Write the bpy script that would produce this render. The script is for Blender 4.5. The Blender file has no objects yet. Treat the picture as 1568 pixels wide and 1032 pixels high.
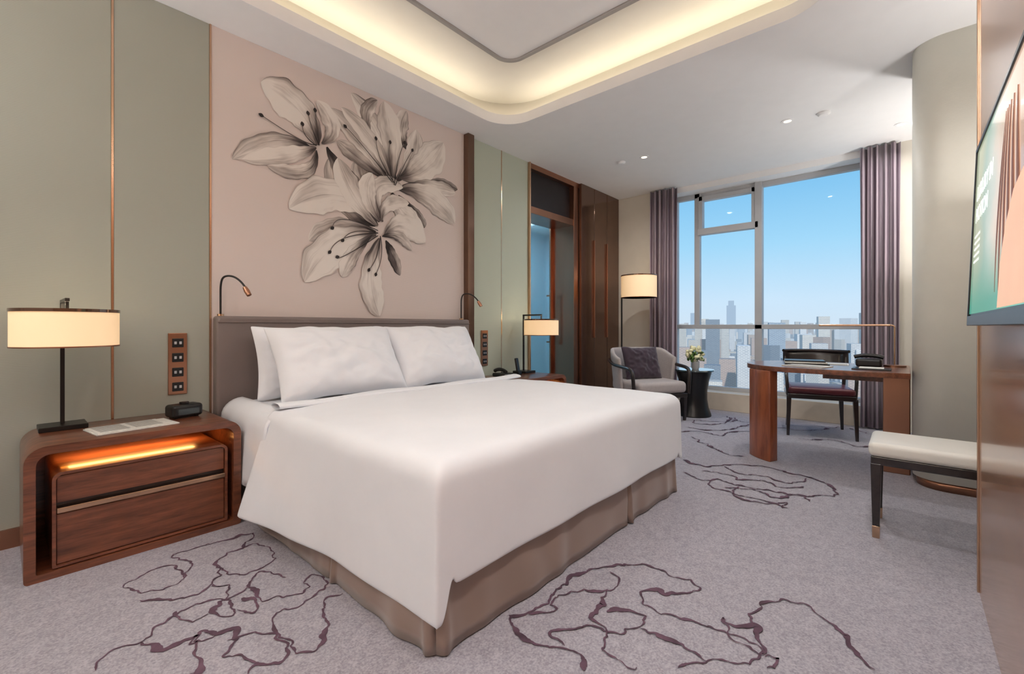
import bpy, bmesh, math, random
from mathutils import Vector, Matrix, noise
random.seed(7)
C=bpy.context; D=bpy.data
def link(o): C.scene.collection.objects.link(o); return o
def s2l(c):
    return tuple(((v/255)/12.92 if v/255<=.04045 else ((v/255+.055)/1.055)**2.4) for v in c)
# ---------------- materials
def newmat(name):
    m=D.materials.new(name); m.use_nodes=True
    return m,m.node_tree.nodes,m.node_tree.links,m.node_tree.nodes['Principled BSDF']
def mat(name,col,rough=.5,metal=0,var=.06,scale=8,bump=0,bscale=60,coat=0,sheen=0,stretch=(1,1,1),emis=0,ecol=None,trans=0,bdist=.01):
    m,n,l,b=newmat(name)
    c=s2l(col)
    tc=n.new('ShaderNodeTexCoord'); mp=n.new('ShaderNodeMapping'); mp.inputs['Scale'].default_value=stretch
    l.new(tc.outputs['Object'],mp.inputs[0])
    nz=n.new('ShaderNodeTexNoise'); nz.inputs['Scale'].default_value=scale; nz.inputs['Detail'].default_value=5
    l.new(mp.outputs[0],nz.inputs['Vector'])
    r=n.new('ShaderNodeValToRGB'); r.color_ramp.elements[0].position=.3; r.color_ramp.elements[1].position=.7
    r.color_ramp.elements[0].color=(*[v*(1-var) for v in c],1); r.color_ramp.elements[1].color=(*[min(1,v*(1+var)) for v in c],1)
    l.new(nz.outputs['Fac'],r.inputs[0]); l.new(r.outputs[0],b.inputs['Base Color'])
    b.inputs['Roughness'].default_value=rough; b.inputs['Metallic'].default_value=metal
    b.inputs['Coat Weight'].default_value=coat; b.inputs['Coat Roughness'].default_value=.12
    b.inputs['Sheen Weight'].default_value=sheen
    b.inputs['Transmission Weight'].default_value=trans
    if emis:
        b.inputs['Emission Color'].default_value=(*s2l(ecol or col),1); b.inputs['Emission Strength'].default_value=emis
    if bump:
        n2=n.new('ShaderNodeTexNoise'); n2.inputs['Scale'].default_value=bscale; n2.inputs['Detail'].default_value=3
        l.new(mp.outputs[0],n2.inputs['Vector'])
        bp=n.new('ShaderNodeBump'); bp.inputs['Strength'].default_value=bump; bp.inputs['Distance'].default_value=bdist
        l.new(n2.outputs['Fac'],bp.inputs['Height']); l.new(bp.outputs[0],b.inputs['Normal'])
    return m
def wood(name,c1,c2,rough=.3,coat=.4,stretch=(1.5,14,14)):
    m,n,l,b=newmat(name)
    tc=n.new('ShaderNodeTexCoord'); mp=n.new('ShaderNodeMapping'); mp.inputs['Scale'].default_value=stretch
    l.new(tc.outputs['Object'],mp.inputs[0])
    nz=n.new('ShaderNodeTexNoise'); nz.inputs['Scale'].default_value=2.5; nz.inputs['Detail'].default_value=8; nz.inputs['Distortion'].default_value=.6
    l.new(mp.outputs[0],nz.inputs['Vector'])
    n2=n.new('ShaderNodeTexNoise'); n2.inputs['Scale'].default_value=14; n2.inputs['Detail'].default_value=4
    l.new(mp.outputs[0],n2.inputs['Vector'])
    mx=n.new('ShaderNodeMath'); mx.operation='MULTIPLY_ADD'; mx.inputs[1].default_value=.35; 
    l.new(n2.outputs['Fac'],mx.inputs[0]); l.new(nz.outputs['Fac'],mx.inputs[2])
    r=n.new('ShaderNodeValToRGB'); r.color_ramp.elements[0].position=.42; r.color_ramp.elements[1].position=.9
    r.color_ramp.elements[0].color=(*s2l(c2),1); r.color_ramp.elements[1].color=(*s2l(c1),1)
    l.new(mx.outputs[0],r.inputs[0]); l.new(r.outputs[0],b.inputs['Base Color'])
    b.inputs['Roughness'].default_value=rough; b.inputs['Coat Weight'].default_value=coat; b.inputs['Coat Roughness'].default_value=.1
    return m
def fabric(name,col,rough=.85,lines=260,amt=.12,axis='Z'):
    m,n,l,b=newmat(name); c=s2l(col)
    tc=n.new('ShaderNodeTexCoord'); w=n.new('ShaderNodeTexWave'); w.bands_direction=axis
    w.inputs['Scale'].default_value=lines/6.28; w.inputs['Distortion'].default_value=1.5; w.inputs['Detail'].default_value=2
    l.new(tc.outputs['Object'],w.inputs['Vector'])
    r=n.new('ShaderNodeValToRGB'); r.color_ramp.elements[0].color=(*[v*(1-amt) for v in c],1); r.color_ramp.elements[1].color=(*[v*(1+amt*.4) for v in c],1)
    l.new(w.outputs['Fac'],r.inputs[0]); l.new(r.outputs[0],b.inputs['Base Color']); b.inputs['Roughness'].default_value=rough
    return m
M={}
M['ceil']=mat('ceiling_paint',(244,243,243),.9,var=.01)
M['cove']=mat('cove_paint',(240,236,226),.9,var=.01)
M['bead']=mat('ceiling_bead',(165,161,158),.6,var=.02)
M['green']=fabric('wall_fabric_sage',(168,171,160))
M['green2']=fabric('wall_fabric_sage_light',(194,202,186))
M['pink']=fabric('wall_art_silk',(222,209,203),amt=.04)
M['beige']=mat('wall_beige',(220,214,202),.8,var=.02)
M['cream']=mat('column_leather',(228,225,213),.55,var=.02,bump=.05,bscale=80)
M['copper']=mat('copper_trim',(205,170,142),.25,1,var=.05)
M['bronze']=mat('bronze_metal',(172,126,102),.28,1,var=.12,scale=3,stretch=(1,1,.15))
M['bronzed']=mat('bronze_lacquer',(116,88,72),.12,.7,var=.1,coat=.3)
M['transom']=mat('transom_dark_panel',(44,40,42),.3,.3,var=.1)
M['dark']=mat('black_metal',(32,28,27),.35,.3)
M['black']=mat('black_plastic',(22,22,24),.3)
M['walnut']=wood('walnut',(138,82,56),(78,42,28))
M['walnutz']=wood('walnut_vertical',(170,96,60),(112,56,34),stretch=(10,10,1.2))
M['tvwood']=wood('tv_wall_veneer',(190,144,110),(152,108,80),rough=.22,coat=.5,stretch=(1.2,1.2,9))
M['darkwood']=wood('ebonised_wood',(44,34,32),(24,18,17))
M['white']=mat('white_linen',(240,242,247),.75,var=.01,sheen=.2,bump=.2,bscale=9,bdist=.01)
M['satin']=mat('satin_taupe',(150,128,116),.36,.1,var=.015,scale=3,sheen=.35)
M['headb']=mat('leather_taupe',(122,110,106),.5,var=.03,bump=.08,bscale=200)
M['wleather']=mat('white_leather',(226,222,214),.4,var=.02,bump=.05,bscale=150)
M['burg']=mat('burgundy_leather',(92,38,46),.35,var=.08)
M['grayfab']=mat('grey_upholstery',(176,168,166),.9,var=.05,scale=60,bump=.1,bscale=200)
M['purple']=mat('purple_velvet',(58,44,56),.9,var=.1,sheen=.3)
M['stone']=mat('travertine_plinth',(214,202,184),.35,var=.12,scale=4)
M['alu']=mat('window_aluminium',(186,187,190),.5,0,var=.02)
M['paper']=mat('newsprint',(226,224,218),.8,var=.12,scale=60)
M['leaf']=mat('leaf_green',(88,120,52),.6,var=.3)
M['petal']=mat('flower_cream',(236,232,190),.7,var=.1)
M['glasst']=mat('dark_glass_top',(40,56,60),.05,var=.02,coat=1)
M['shade']=mat('lamp_shade_lit',(250,230,200),.8,var=.01,emis=.46,ecol=(255,204,142))
M['shadei']=mat('lamp_shade_top_glow',(255,240,215),.8,var=.01,emis=3,ecol=(255,225,180))
M['glow']=mat('led_strip_amber',(255,150,50),.6,var=.01,emis=8,ecol=(255,140,40))
M['lamplit']=mat('downlight_lens',(255,240,215),.5,var=.01,emis=2)
M['bath']=mat('bathroom_tile',(165,200,216),.4,var=.05)
def curtain_mat():
    m,n,l,b=newmat('curtain_mauve_stripe')
    tc=n.new('ShaderNodeTexCoord'); w=n.new('ShaderNodeTexWave'); w.bands_direction='Y'; w.inputs['Scale'].default_value=9; w.inputs['Distortion'].default_value=.3
    l.new(tc.outputs['Object'],w.inputs['Vector'])
    r=n.new('ShaderNodeValToRGB'); r.color_ramp.elements[0].position=.35; r.color_ramp.elements[0].color=(*s2l((104,86,98)),1)
    r.color_ramp.elements[1].position=.65; r.color_ramp.elements[1].color=(*s2l((178,162,172)),1)
    l.new(w.outputs['Fac'],r.inputs[0]); l.new(r.outputs[0],b.inputs['Base Color']); b.inputs['Roughness'].default_value=.7; b.inputs['Sheen Weight'].default_value=.3
    return m
M['curt']=curtain_mat()
def carpet_mat():
    m,n,l,b=newmat('carpet_lavender')
    tc=n.new('ShaderNodeTexCoord')
    n1=n.new('ShaderNodeTexNoise'); n1.inputs['Scale'].default_value=150; n1.inputs['Detail'].default_value=3
    n2=n.new('ShaderNodeTexNoise'); n2.inputs['Scale'].default_value=22; n2.inputs['Detail'].default_value=8
    for k in (n1,n2): l.new(tc.outputs['Object'],k.inputs['Vector'])
    mx=n.new('ShaderNodeMix'); mx.inputs[0].default_value=.25; l.new(n1.outputs['Fac'],mx.inputs[2]); l.new(n2.outputs['Fac'],mx.inputs[3])
    r=n.new('ShaderNodeValToRGB'); r.color_ramp.elements[0].position=.36; r.color_ramp.elements[1].position=.64
    r.color_ramp.elements[0].color=(*s2l((140,136,145)),1); r.color_ramp.elements[1].color=(*s2l((178,174,182)),1)
    l.new(mx.outputs[0],r.inputs[0]); l.new(r.outputs[0],b.inputs['Base Color']); b.inputs['Roughness'].default_value=.95; b.inputs['Sheen Weight'].default_value=.15
    bp=n.new('ShaderNodeBump'); bp.inputs['Strength'].default_value=.3; bp.inputs['Distance'].default_value=.004
    l.new(n1.outputs['Fac'],bp.inputs['Height']); l.new(bp.outputs[0],b.inputs['Normal'])
    return m
M['carpet']=carpet_mat()
M['cline']=mat('carpet_line_plum',(92,68,82),.95,var=.4,scale=16)
# ---------------- geometry helpers
def group(name,loc=(0,0,0),rz=0):
    e=D.objects.new(name,None); e.empty_display_size=.1; e.location=loc; e.rotation_euler=(0,0,rz); return link(e)
def fin(o,m,parent=None,smooth=False,bevel=0,seg=3,sub=0):
    if m: o.data.materials.append(m)
    if parent: o.parent=parent
    if smooth:
        for p in o.data.polygons: p.use_smooth=True
    if bevel:
        b=o.modifiers.new('bev','BEVEL'); b.width=bevel; b.segments=seg; b.limit_method='ANGLE'; b.angle_limit=math.radians(35)
    if sub:
        s=o.modifiers.new('sub','SUBSURF'); s.levels=sub; s.render_levels=sub
    return o
def meshobj(name,verts,faces):
    me=D.meshes.new(name); me.from_pydata(verts,[],faces); me.update(); return link(D.objects.new(name,me))
def box(name,x0,x1,y0,y1,z0,z1,m,parent=None,bevel=0,seg=3,smooth=False):
    cx,cy,cz=(x0+x1)/2,(y0+y1)/2,(z0+z1)/2; a,b,c=abs(x1-x0)/2,abs(y1-y0)/2,abs(z1-z0)/2
    v=[(sx*a,sy*b,sz*c) for sx in(-1,1) for sy in(-1,1) for sz in(-1,1)]
    f=[(0,1,3,2),(4,6,7,5),(0,4,5,1),(2,3,7,6),(0,2,6,4),(1,5,7,3)]
    o=meshobj(name,v,f); o.location=(cx,cy,cz)
    return fin(o,m,parent,smooth,bevel,seg)
def lathe(name,prof,m,parent=None,loc=(0,0,0),n=48,smooth=True):
    v=[];f=[]
    for r,z in prof:
        for i in range(n):
            a=2*math.pi*i/n; v.append((r*math.cos(a),r*math.sin(a),z))
    for j in range(len(prof)-1):
        for i in range(n):
            f.append((j*n+i,j*n+(i+1)%n,(j+1)*n+(i+1)%n,(j+1)*n+i))
    if prof[0][0]>0: f.append(tuple(range(n))[::-1])
    if prof[-1][0]>0: f.append(tuple((len(prof)-1)*n+i for i in range(n)))
    o=meshobj(name,v,f); o.location=loc; fin(o,m,parent,smooth)
    if smooth:
        e=o.modifiers.new('es','EDGE_SPLIT'); e.split_angle=math.radians(40)
    return o
def tube(name,pts,r,m,parent=None,cyclic=False,smoothc=True,taper=None):
    cu=D.curves.new(name,'CURVE'); cu.dimensions='3D'; cu.bevel_depth=r; cu.bevel_resolution=4; cu.resolution_u=8; cu.use_fill_caps=True
    sp=cu.splines.new('NURBS' if smoothc else 'POLY'); sp.points.add(len(pts)-1)
    for i,p in enumerate(pts):
        sp.points[i].co=(*p,1)
        if taper: sp.points[i].radius=taper[i]
    if smoothc: sp.order_u=3; sp.use_endpoint_u=True
    sp.use_cyclic_u=cyclic
    o=link(D.objects.new(name,cu)); dg=C.evaluated_depsgraph_get()
    me=D.meshes.new_from_object(o.evaluated_get(dg)); D.objects.remove(o)
    o=link(D.objects.new(name,me)); me.materials.clear()
    return fin(o,m,parent,True)
def rrect(x0,x1,y0,y1,r,n=12):
    p=[]
    for cx,cy,a0 in((x1-r,y1-r,0),(x0+r,y1-r,90),(x0+r,y0+r,180),(x1-r,y0+r,270)):
        for i in range(n+1):
            a=math.radians(a0+90*i/n); p.append((cx+r*math.cos(a),cy+r*math.sin(a)))
    return p
def slab(name,loops,z0,z1,m,parent=None,bevel=0,plane='XY',smooth=False):
    cu=D.curves.new(name,'CURVE'); cu.dimensions='2D'; cu.fill_mode='BOTH'; cu.extrude=(z1-z0)/2
    for lp in loops:
        sp=cu.splines.new('POLY'); sp.points.add(len(lp)-1)
        for i,p in enumerate(lp): sp.points[i].co=(p[0],p[1],0,1)
        sp.use_cyclic_u=True
    o=link(D.objects.new(name,cu)); dg=C.evaluated_depsgraph_get()
    me=D.meshes.new_from_object(o.evaluated_get(dg)); D.objects.remove(o)
    me.materials.clear()
    bm=bmesh.new(); bm.from_mesh(me); bmesh.ops.remove_doubles(bm,verts=bm.verts,dist=1e-5)
    if plane=='XZ':
        for v in bm.verts: v.co=Vector((v.co.x,v.co.z,v.co.y))
    off=(z0+z1)/2
    for v in bm.verts:
        if plane=='XZ': v.co.y+=off
        else: v.co.z+=off
    bmesh.ops.recalc_face_normals(bm,faces=bm.faces); bm.to_mesh(me); bm.free()
    o=link(D.objects.new(name,me))
    return fin(o,m,parent,False,bevel)
def grid(name,fn,nu,nv,m,parent=None,sub=0,solid=0,closed_u=False):
    v=[fn(i/nu,j/nv) for j in range(nv+1) for i in range(nu+1)]
    f=[(j*(nu+1)+i,j*(nu+1)+i+1,(j+1)*(nu+1)+i+1,(j+1)*(nu+1)+i) for j in range(nv) for i in range(nu)]
    o=meshobj(name,v,f); fin(o,m,parent,True)
    if solid:
        s=o.modifiers.new('sol','SOLIDIFY'); s.thickness=solid; s.offset=0
    if sub:
        s=o.modifiers.new('sub','SUBSURF'); s.levels=sub; s.render_levels=sub
    return o
def smst(a,b,x):
    t=max(0,min(1,(x-a)/(b-a))); return t*t*(3-2*t)

# ---------------- ROOM SHELL
XW=5.95; YH=3.2; ZC=2.9
floor_o=box('floor',-1.75,6.3,-.95,3.6,-.1,0,M['carpet'])
slab('ceiling',[[(-1.75,-.95),(6.3,-.95),(6.3,3.6),(-1.75,3.6)],rrect(-.615,3.135,.265,2.835,.295)],ZC,ZC+.03,M['ceil'])
slab('trim_1',[rrect(-.64,3.16,.24,2.86,.32),rrect(-.6,3.12,.28,2.82,.28)],ZC-.008,ZC+.08,M['ceil'],bevel=.006)
slab('trim_2',[rrect(-.91,3.43,-.03,3.13,.55),rrect(-.87,3.39,.01,3.09,.51)],ZC+.03,3.24,M['cove'])
box('ceiling_tray',-.95,3.47,-.05,3.15,3.22,3.28,M['cove'])
slab('trim_3',[rrect(-.24,2.76,.64,2.46,.15),rrect(-.215,2.735,.665,2.435,.125)],3.185,3.225,M['bead'])
slab('trim_4',[rrect(-.21,2.73,.67,2.43,.12)],3.2,3.222,M['ceil'])
box('wall_headboard',-1.75,3.93,3.222,3.3,0,ZC,M['beige'])
box('wall_headboard_far',4.94,6.3,3.222,3.3,0,ZC,M['beige'])
P=[(-1.7,.391,'green'),(.401,.842,'green'),(.852,2.942,'pink'),(3.024,3.471,'green2'),(3.481,3.914,'green2')]
for i,(a,b,k) in enumerate(P):
    box('trim_panel_%d'%(i+1),a,b,3.2,3.222,.0,ZC,M[k],bevel=.003)
box('trim_5',.391,.401,3.198,3.222,0,ZC,M['copper'])
box('trim_6',.842,.852,3.196,3.222,0,ZC,M['copper'])
box('trim_7',3.471,3.481,3.198,3.222,0,ZC,M['copper'])
box('trim_8',2.942,3.024,3.14,3.222,0,ZC,M['bronzed'],bevel=.004)
box('trim_9',3.914,3.934,3.17,3.3,0,ZC,M['copper'],bevel=.003)
box('baseboard_headboard',-1.7,3.91,3.188,3.2,0,.09,M['bronze'])
box('wall_entry',-1.75,-1.65,-.3,3.3,0,ZC,M['beige'])
# door portal
dg_=group('door_1')
box('header',3.934,4.92,3.2,3.55,2.34,2.42,M['bronze'],dg_,.004)
box('transom_panel',3.934,4.92,3.26,3.3,2.42,2.84,M['transom'],dg_)
box('head_trim',3.934,4.94,3.19,3.3,2.84,2.9,M['bronze'],dg_)
box('jamb_right',4.83,4.93,3.19,3.58,0,2.84,M['bronze'],dg_,.004)
box('jamb_left',3.934,3.97,3.24,3.58,0,2.36,M['bronze'],dg_,.004)
mg,n_,l_,b_=newmat('door_glass_blue'); b_.inputs['Base Color'].default_value=(*s2l((180,212,226)),1); b_.inputs['Transmission Weight'].default_value=.9; b_.inputs['Roughness'].default_value=.12
box('glass_leaf',3.97,4.83,3.53,3.542,.02,2.34,mg,dg_)
box('leaf_stile',4.78,4.83,3.52,3.55,0,2.34,M['bronze'],dg_)
box('handle',4.70,4.72,3.46,3.48,.8,1.5,M['bronze'],dg_,.005)
for z in(.85,1.45): box('handle_post',4.70,4.72,3.48,3.53,z-.01,z+.01,M['bronze'],dg_)
box('wall_bathroom_back',3.4,6.2,4.6,4.7,0,2.6,M['bath'])
box('wall_bathroom_left',3.4,3.45,3.56,4.6,0,2.6,M['bath'])
box('wall_bathroom_right',6.1,6.2,3.56,4.6,0,2.6,M['bath'])
box('ceiling_bathroom',3.4,6.2,3.3,4.7,2.6,2.65,M['ceil'])
box('floor_bathroom',3.4,6.2,3.6,4.7,-.1,0,M['stone'])
wd=group('wardrobe')
for i,(a,b) in enumerate([(4.945,5.26),(5.266,5.60),(5.606,5.942)]):
    box('panel_%d'%i,a,b,3.15,3.215,.0,ZC-.002,M['bronzed'],wd,.004)
    if i<2: box('pull_%d'%i,b-.03,b-.018,3.125,3.15,.9,2.2,M['bronze'],wd,.003)
# window wall
box('wall_window_left',XW,6.3,2.44,3.22,0,ZC,M['beige'])
box('wall_window_right',XW,6.3,-.95,.22,0,ZC,M['beige'])
box('wall_window_header',XW+.02,6.3,.22,2.44,2.83,ZC,M['ceil'])
box('wall_window_plinth',XW,6.3,.22,2.44,0,.22,M['stone'],bevel=.006)
box('wall_recess',2.5,6.0,-.95,-.82,0,ZC,M['beige'])
w=group('window_1')
X0,X1=6.17,6.24
def wb(nm,y0,y1,z0,z1,x0=X0,x1=X1): return box(nm,x0,x1,y0,y1,z0,z1,M['alu'],w,.004)
wb('frame_top',.22,2.44,2.77,2.83); wb('frame_bottom',.22,2.44,.22,.27); wb('frame_left',2.38,2.44,.22,2.83); wb('frame_right',.22,.28,.22,2.83)
wb('mullion',1.33,1.41,.22,2.83,6.14); wb('transom',.22,2.44,1.02,1.075,6.14); wb('mullion_small',2.08,2.15,1.05,2.83)
wb('sash_bar',1.37,2.1,2.27,2.35,6.14); wb('sash_top',1.41,2.1,2.72,2.78,6.15); wb('sash_left',2.04,2.09,2.33,2.78,6.15); wb('sash_right',1.41,1.45,2.33,2.78,6.15)
gm,n_,l_,b_=newmat('window_glass')
out=n_['Material Output']; tr=n_.new('ShaderNodeBsdfTransparent'); tr.inputs[0].default_value=(.97,.98,.99,1); gl=n_.new('ShaderNodeBsdfGlossy'); gl.inputs['Roughness'].default_value=.02
ms=n_.new('ShaderNodeMixShader'); ms.inputs[0].default_value=.005; l_.new(tr.outputs[0],ms.inputs[1]); l_.new(gl.outputs[0],ms.inputs[2]); l_.new(ms.outputs[0],out.inputs[0])
box('glass',6.2,6.206,.25,2.4,.25,2.8,gm,w)
def curtain(name,y0,y1,waves):
    def fn(u,v):
        y=y0+(y1-y0)*u; ph=u*waves*2*math.pi
        return (5.885+.035*math.sin(ph)+.006*math.sin(ph*2.3+v*3),y+.006*math.sin(ph*1.7+v*4),.015+v*(2.885-.015))
    return grid(name,fn,waves*14,10,M['curt'],solid=.004)
curtain('curtain',2.28,2.64,6); curtain('curtain',.05,.36,5)
col=group('column')
slab('cladding',[rrect(3.93,4.6,-.81,-.03,.16)],.06,ZC,M['cream'],col)
slab('base',[rrect(3.95,4.58,-.81,-.05,.15)],0,.06,M['bronze'],col)
box('wall_tv',-1.75,2.54,-.3,-.215,0,ZC,M['tvwood'])
box('trim_10',2.545,2.565,-.95,-.209,0,ZC,M['copper'],bevel=.002)
# TV
def tvmat():
    m,n,l,b=newmat('tv_screen_picture')
    tc=n.new('ShaderNodeTexCoord'); sp=n.new('ShaderNodeSeparateXYZ'); l.new(tc.outputs['Generated'],sp.inputs[0])
    nz=n.new('ShaderNodeTexNoise'); nz.inputs['Scale'].default_value=3; nz.inputs['Detail'].default_value=6; l.new(tc.outputs['Generated'],nz.inputs['Vector'])
    ad=n.new('ShaderNodeMath'); ad.operation='MULTIPLY_ADD'; ad.inputs[1].default_value=.22; l.new(nz.outputs['Fac'],ad.inputs[0]); l.new(sp.outputs[0],ad.inputs[2])
    r=n.new('ShaderNodeValToRGB'); e=r.color_ramp.elements; e[0].position=.2; e[0].color=(*s2l((120,70,50)),1); e[1].position=.99; e[1].color=(*s2l((180,190,160)),1)
    for p,c in((.46,(225,190,165)),(.60,(236,206,184)),(.70,(236,224,206)),(.78,(206,220,206)),(.88,(160,194,178))):
        x=e.new(p); x.color=(*s2l(c),1)
    l.new(ad.outputs[0],r.inputs[0])
    r2=n.new('ShaderNodeValToRGB'); q=r2.color_ramp.elements; q[0].position=.05; q[0].color=(1,1,1,1); q[1].position=.36; q[1].color=(0,0,0,1); l.new(sp.outputs[2],r2.inputs[0])
    mx=n.new('ShaderNodeMix'); mx.data_type='RGBA'; l.new(r2.outputs[0],mx.inputs[0]); l.new(r.outputs[0],mx.inputs[6]); mx.inputs[7].default_value=(*s2l((84,172,148)),1)
    b.inputs['Base Color'].default_value=(.01,.01,.01,1); b.inputs['Roughness'].default_value=.1
    l.new(mx.outputs[2],b.inputs['Emission Color']); b.inputs['Emission Strength'].default_value=.8
    return m
tv=group('television',(1.53,-.185,1.352)); tv.rotation_euler=(math.radians(2.2),0,0)
box('bezel',-.62,.62,-.012,.016,-.285,.285,M['black'],tv,.003)
box('screen',-.604,.604,.016,.018,-.262,.272,tvmat(),tv)
box('chin',-.62,.62,.0,.022,-.30,-.268,M['black'],tv,.002)
box('frame_side',.606,.622,.0,.022,-.285,.287,M['black'],tv,.002); box('frame_top_edge',-.62,.62,.0,.022,.273,.287,M['black'],tv,.002)
box('mount_arm',-.2,.2,-.018,-.012,-.15,.15,M['black'],tv)
tw=mat('screen_caption_white',(255,255,255),.5,var=.01,emis=1)
def caption(txt,x,z,size):
    cu=D.curves.new('caption','FONT'); cu.body=txt; cu.size=size; cu.align_x='LEFT'
    o=link(D.objects.new('caption',cu)); dg=C.evaluated_depsgraph_get(); me=D.meshes.new_from_object(o.evaluated_get(dg)); D.objects.remove(o)
    o=link(D.objects.new('caption',me)); me.materials.clear(); me.materials.append(tw); o.parent=tv; o.location=(x,.0185,z); o.rotation_euler=(math.pi/2,0,math.pi)
caption('LUXURY IN',.56,.10,.07); caption('MOTION',.56,.03,.07)
for k in range(5): caption('welcome to the hotel',.56,-.02-.02*k,.016)
sb=mat('screen_hair_brown',(120,70,46),.5,var=.2,scale=20,emis=.5); sk=mat('screen_skin_peach',(232,186,156),.5,var=.05,emis=.6)
for k in range(6):
    slab('hair_lock_%d'%k,[[(.02-.04*k+.05*math.sin(t*2.5+k*.4)+w_,.2-.42*t) for t,w_ in [(i/12,0) for i in range(13)]+[(1-i/12,-.022*math.sin(math.pi*(1-i/12))-.003) for i in range(13)]]],.0182,.0186+.0002*k,sb,tv,0,'XZ')
slab('figure_shoulder',[[(-.02,-.26),(-.03,-.16),(-.08,-.08),(-.16,-.02),(-.26,.0),(-.4,-.02),(-.5,-.26)]],.0196,.0199,sk,tv,0,'XZ')
# ---------------- BED
bed=group('bed')
box('mattress',.93,2.85,1.13,3.09,.26,.60,M['white'],bed,.07,6,True)
box('bed_base',.95,2.83,1.17,3.09,.0,.27,M['satin'],bed)
zt=.628; r=.065; cx0,cx1,cy0,cy1=.960,2.822,1.160,2.46
nd,nx,ny=20,44,30
def duv():
    cols=[('L',1-k/nd) for k in range(nd)]+[('C',k/nx) for k in range(nx+1)]+[('R',(k+1)/nd) for k in range(nd)]
    rows=[('F',1-k/nd) for k in range(nd)]+[('C',k/ny) for k in range(ny+1)]
    V=[];F=[]
    for rt,rv in rows:
        for ct,cv in cols:
            x=cx0 if ct=='L' else cx1 if ct=='R' else cx0+(cx1-cx0)*cv
            y=cy0 if rt=='F' else cy0+(cy1-cy0)*rv
            sx=cv if ct!='C' else 0; sy=rv if rt=='F' else 0
            fr=max(sx,sy); sgn=-1 if ct=='L' else 1
            nz=noise.noise(Vector((x*2.2,y*2.2,0)))*.012+noise.noise(Vector((x*6,y*5,3)))*.005
            if fr==0:
                edge=min(x-cx0,cx1-x,y-cy0)
                V.append((x,y,zt-.012+nz+.018*smst(0,.35,edge))); continue
            phi=math.atan2(sy,sx); q=phi/(math.pi/2)
            k=smst(.55,.9,q)
            dD=(.535*(1-k)+.410*k) if ct=='L' else .43+.0*k
            if ct=='R': dD=.45*(1-k)+.410*k
            s=fr*dD
            cph,sph=math.cos(phi),math.sin(phi); mm=max(cph,sph)**.97
            dirx=sgn*cph/mm; diry=-sph/mm
            fl=.02
            if q<.02: fl=.02+.28*max(0,(y-1.16)/1.3)**2.4 if ct=='L' else .03
            if s<r*math.pi/2: R=r*math.sin(s/r); Z=r*(1-math.cos(s/r))
            else:
                e=s-r*math.pi/2; R=r+fl*e; Z=r+e
            wob=.009*noise.noise(Vector((x*3.2,y*3.2,Z*2)))*smst(.15,1,fr)+.003*math.sin((x+y*1.3)*11)*smst(.3,1,fr)
            R+=wob
            V.append((x+dirx*R,y+diry*R,zt-.012+nz*(1-fr)-Z))
    n=len(cols)
    for j in range(len(rows)-1):
        for i in range(n-1): F.append((j*n+i,j*n+i+1,(j+1)*n+i+1,(j+1)*n+i))
    o=meshobj('duvet',V,F); fin(o,M['white'],bed,True)
    s=o.modifiers.new('sol','SOLIDIFY'); s.thickness=.012; s.offset=0
    s=o.modifiers.new('sub','SUBSURF'); s.levels=1; s.render_levels=1
duv()
def band(u,v):
    x=.93+(2.84-.93)*u; a=v*math.pi*2
    return (x,2.44+.055*math.cos(a)+.01*math.sin(x*5),.637+.016*math.sin(a)+.004*math.sin(x*9))
grid('sheet_fold',band,30,12,M['white'],bed)
def sside(u,v):
    y=2.40+u*.68; s=v
    x=.985-.11*math.sin(min(1,s*2)*math.pi/2)-(.05*max(0,s-.5)*(1-u)); z=.615-.10*(1-math.cos(min(1,s*2)*math.pi/2))-.62*max(0,s-.5)
    return (x+.006*math.sin(y*30)*s,y,z)
grid('fitted_sheet_side',sside,20,14,M['white'],bed,solid=.006)
def skirt():
    path=[(.905,3.08),(.905,1.115),(2.865,1.115),(2.865,3.08)]
    pts=[]
    random.seed(5)
    for a,b in zip(path[:-1],path[1:]):
        L=math.dist(a,b); n=int(L/.008)
        nrm=((b[1]-a[1])/L,-(b[0]-a[0])/L)
        bumps=[(random.uniform(.1,L-.1),random.uniform(.03,.09),random.uniform(-.006,.014)) for _ in range(12)]
        for k in range(n):
            t=k/n; s=t*L
            o=sum(h*math.exp(-((s-c)/wd2)**2) for c,wd2,h in bumps)
            for pc in(.66*L,): o+=-.03*math.exp(-((s-pc)/.008)**2)+.016*math.exp(-((s-pc-.02)/.012)**2)
            o+=-.03*math.exp(-(s/.012)**2)-.03*math.exp(-((L-s)/.012)**2)+.012*math.exp(-((s-.035)/.02)**2)+.012*math.exp(-((L-s-.035)/.02)**2)
            pts.append((a[0]+(b[0]-a[0])*t,a[1]+(b[1]-a[1])*t,nrm,o))
    V=[];F=[];nv=8
    for j in range(nv+1):
        v=j/nv
        for (x,y,nm,o) in pts:
            k=o*(1.15-v)+.008*(1-v)+.008*noise.noise(Vector((x*6+v,y*6+v,v*2.5)))
            V.append((x+nm[0]*k,y+nm[1]*k,.006+v*.335))
    n=len(pts)
    for j in range(nv):
        for i in range(n-1): F.append((j*n+i,j*n+i+1,(j+1)*n+i+1,(j+1)*n+i))
    o=meshobj('bed_skirt',V,F); fin(o,M['satin'],bed,True)
    s=o.modifiers.new('sol','SOLIDIFY'); s.thickness=.004
skirt()
hb=group('headboard')
box('headboard_panel',.856,2.936,3.112,3.196,.0,1.115,M['headb'],hb,.018,4)
box('headboard_piping',.862,2.93,3.105,3.115,1.075,1.08,M['headb'],hb,.002)
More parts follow.
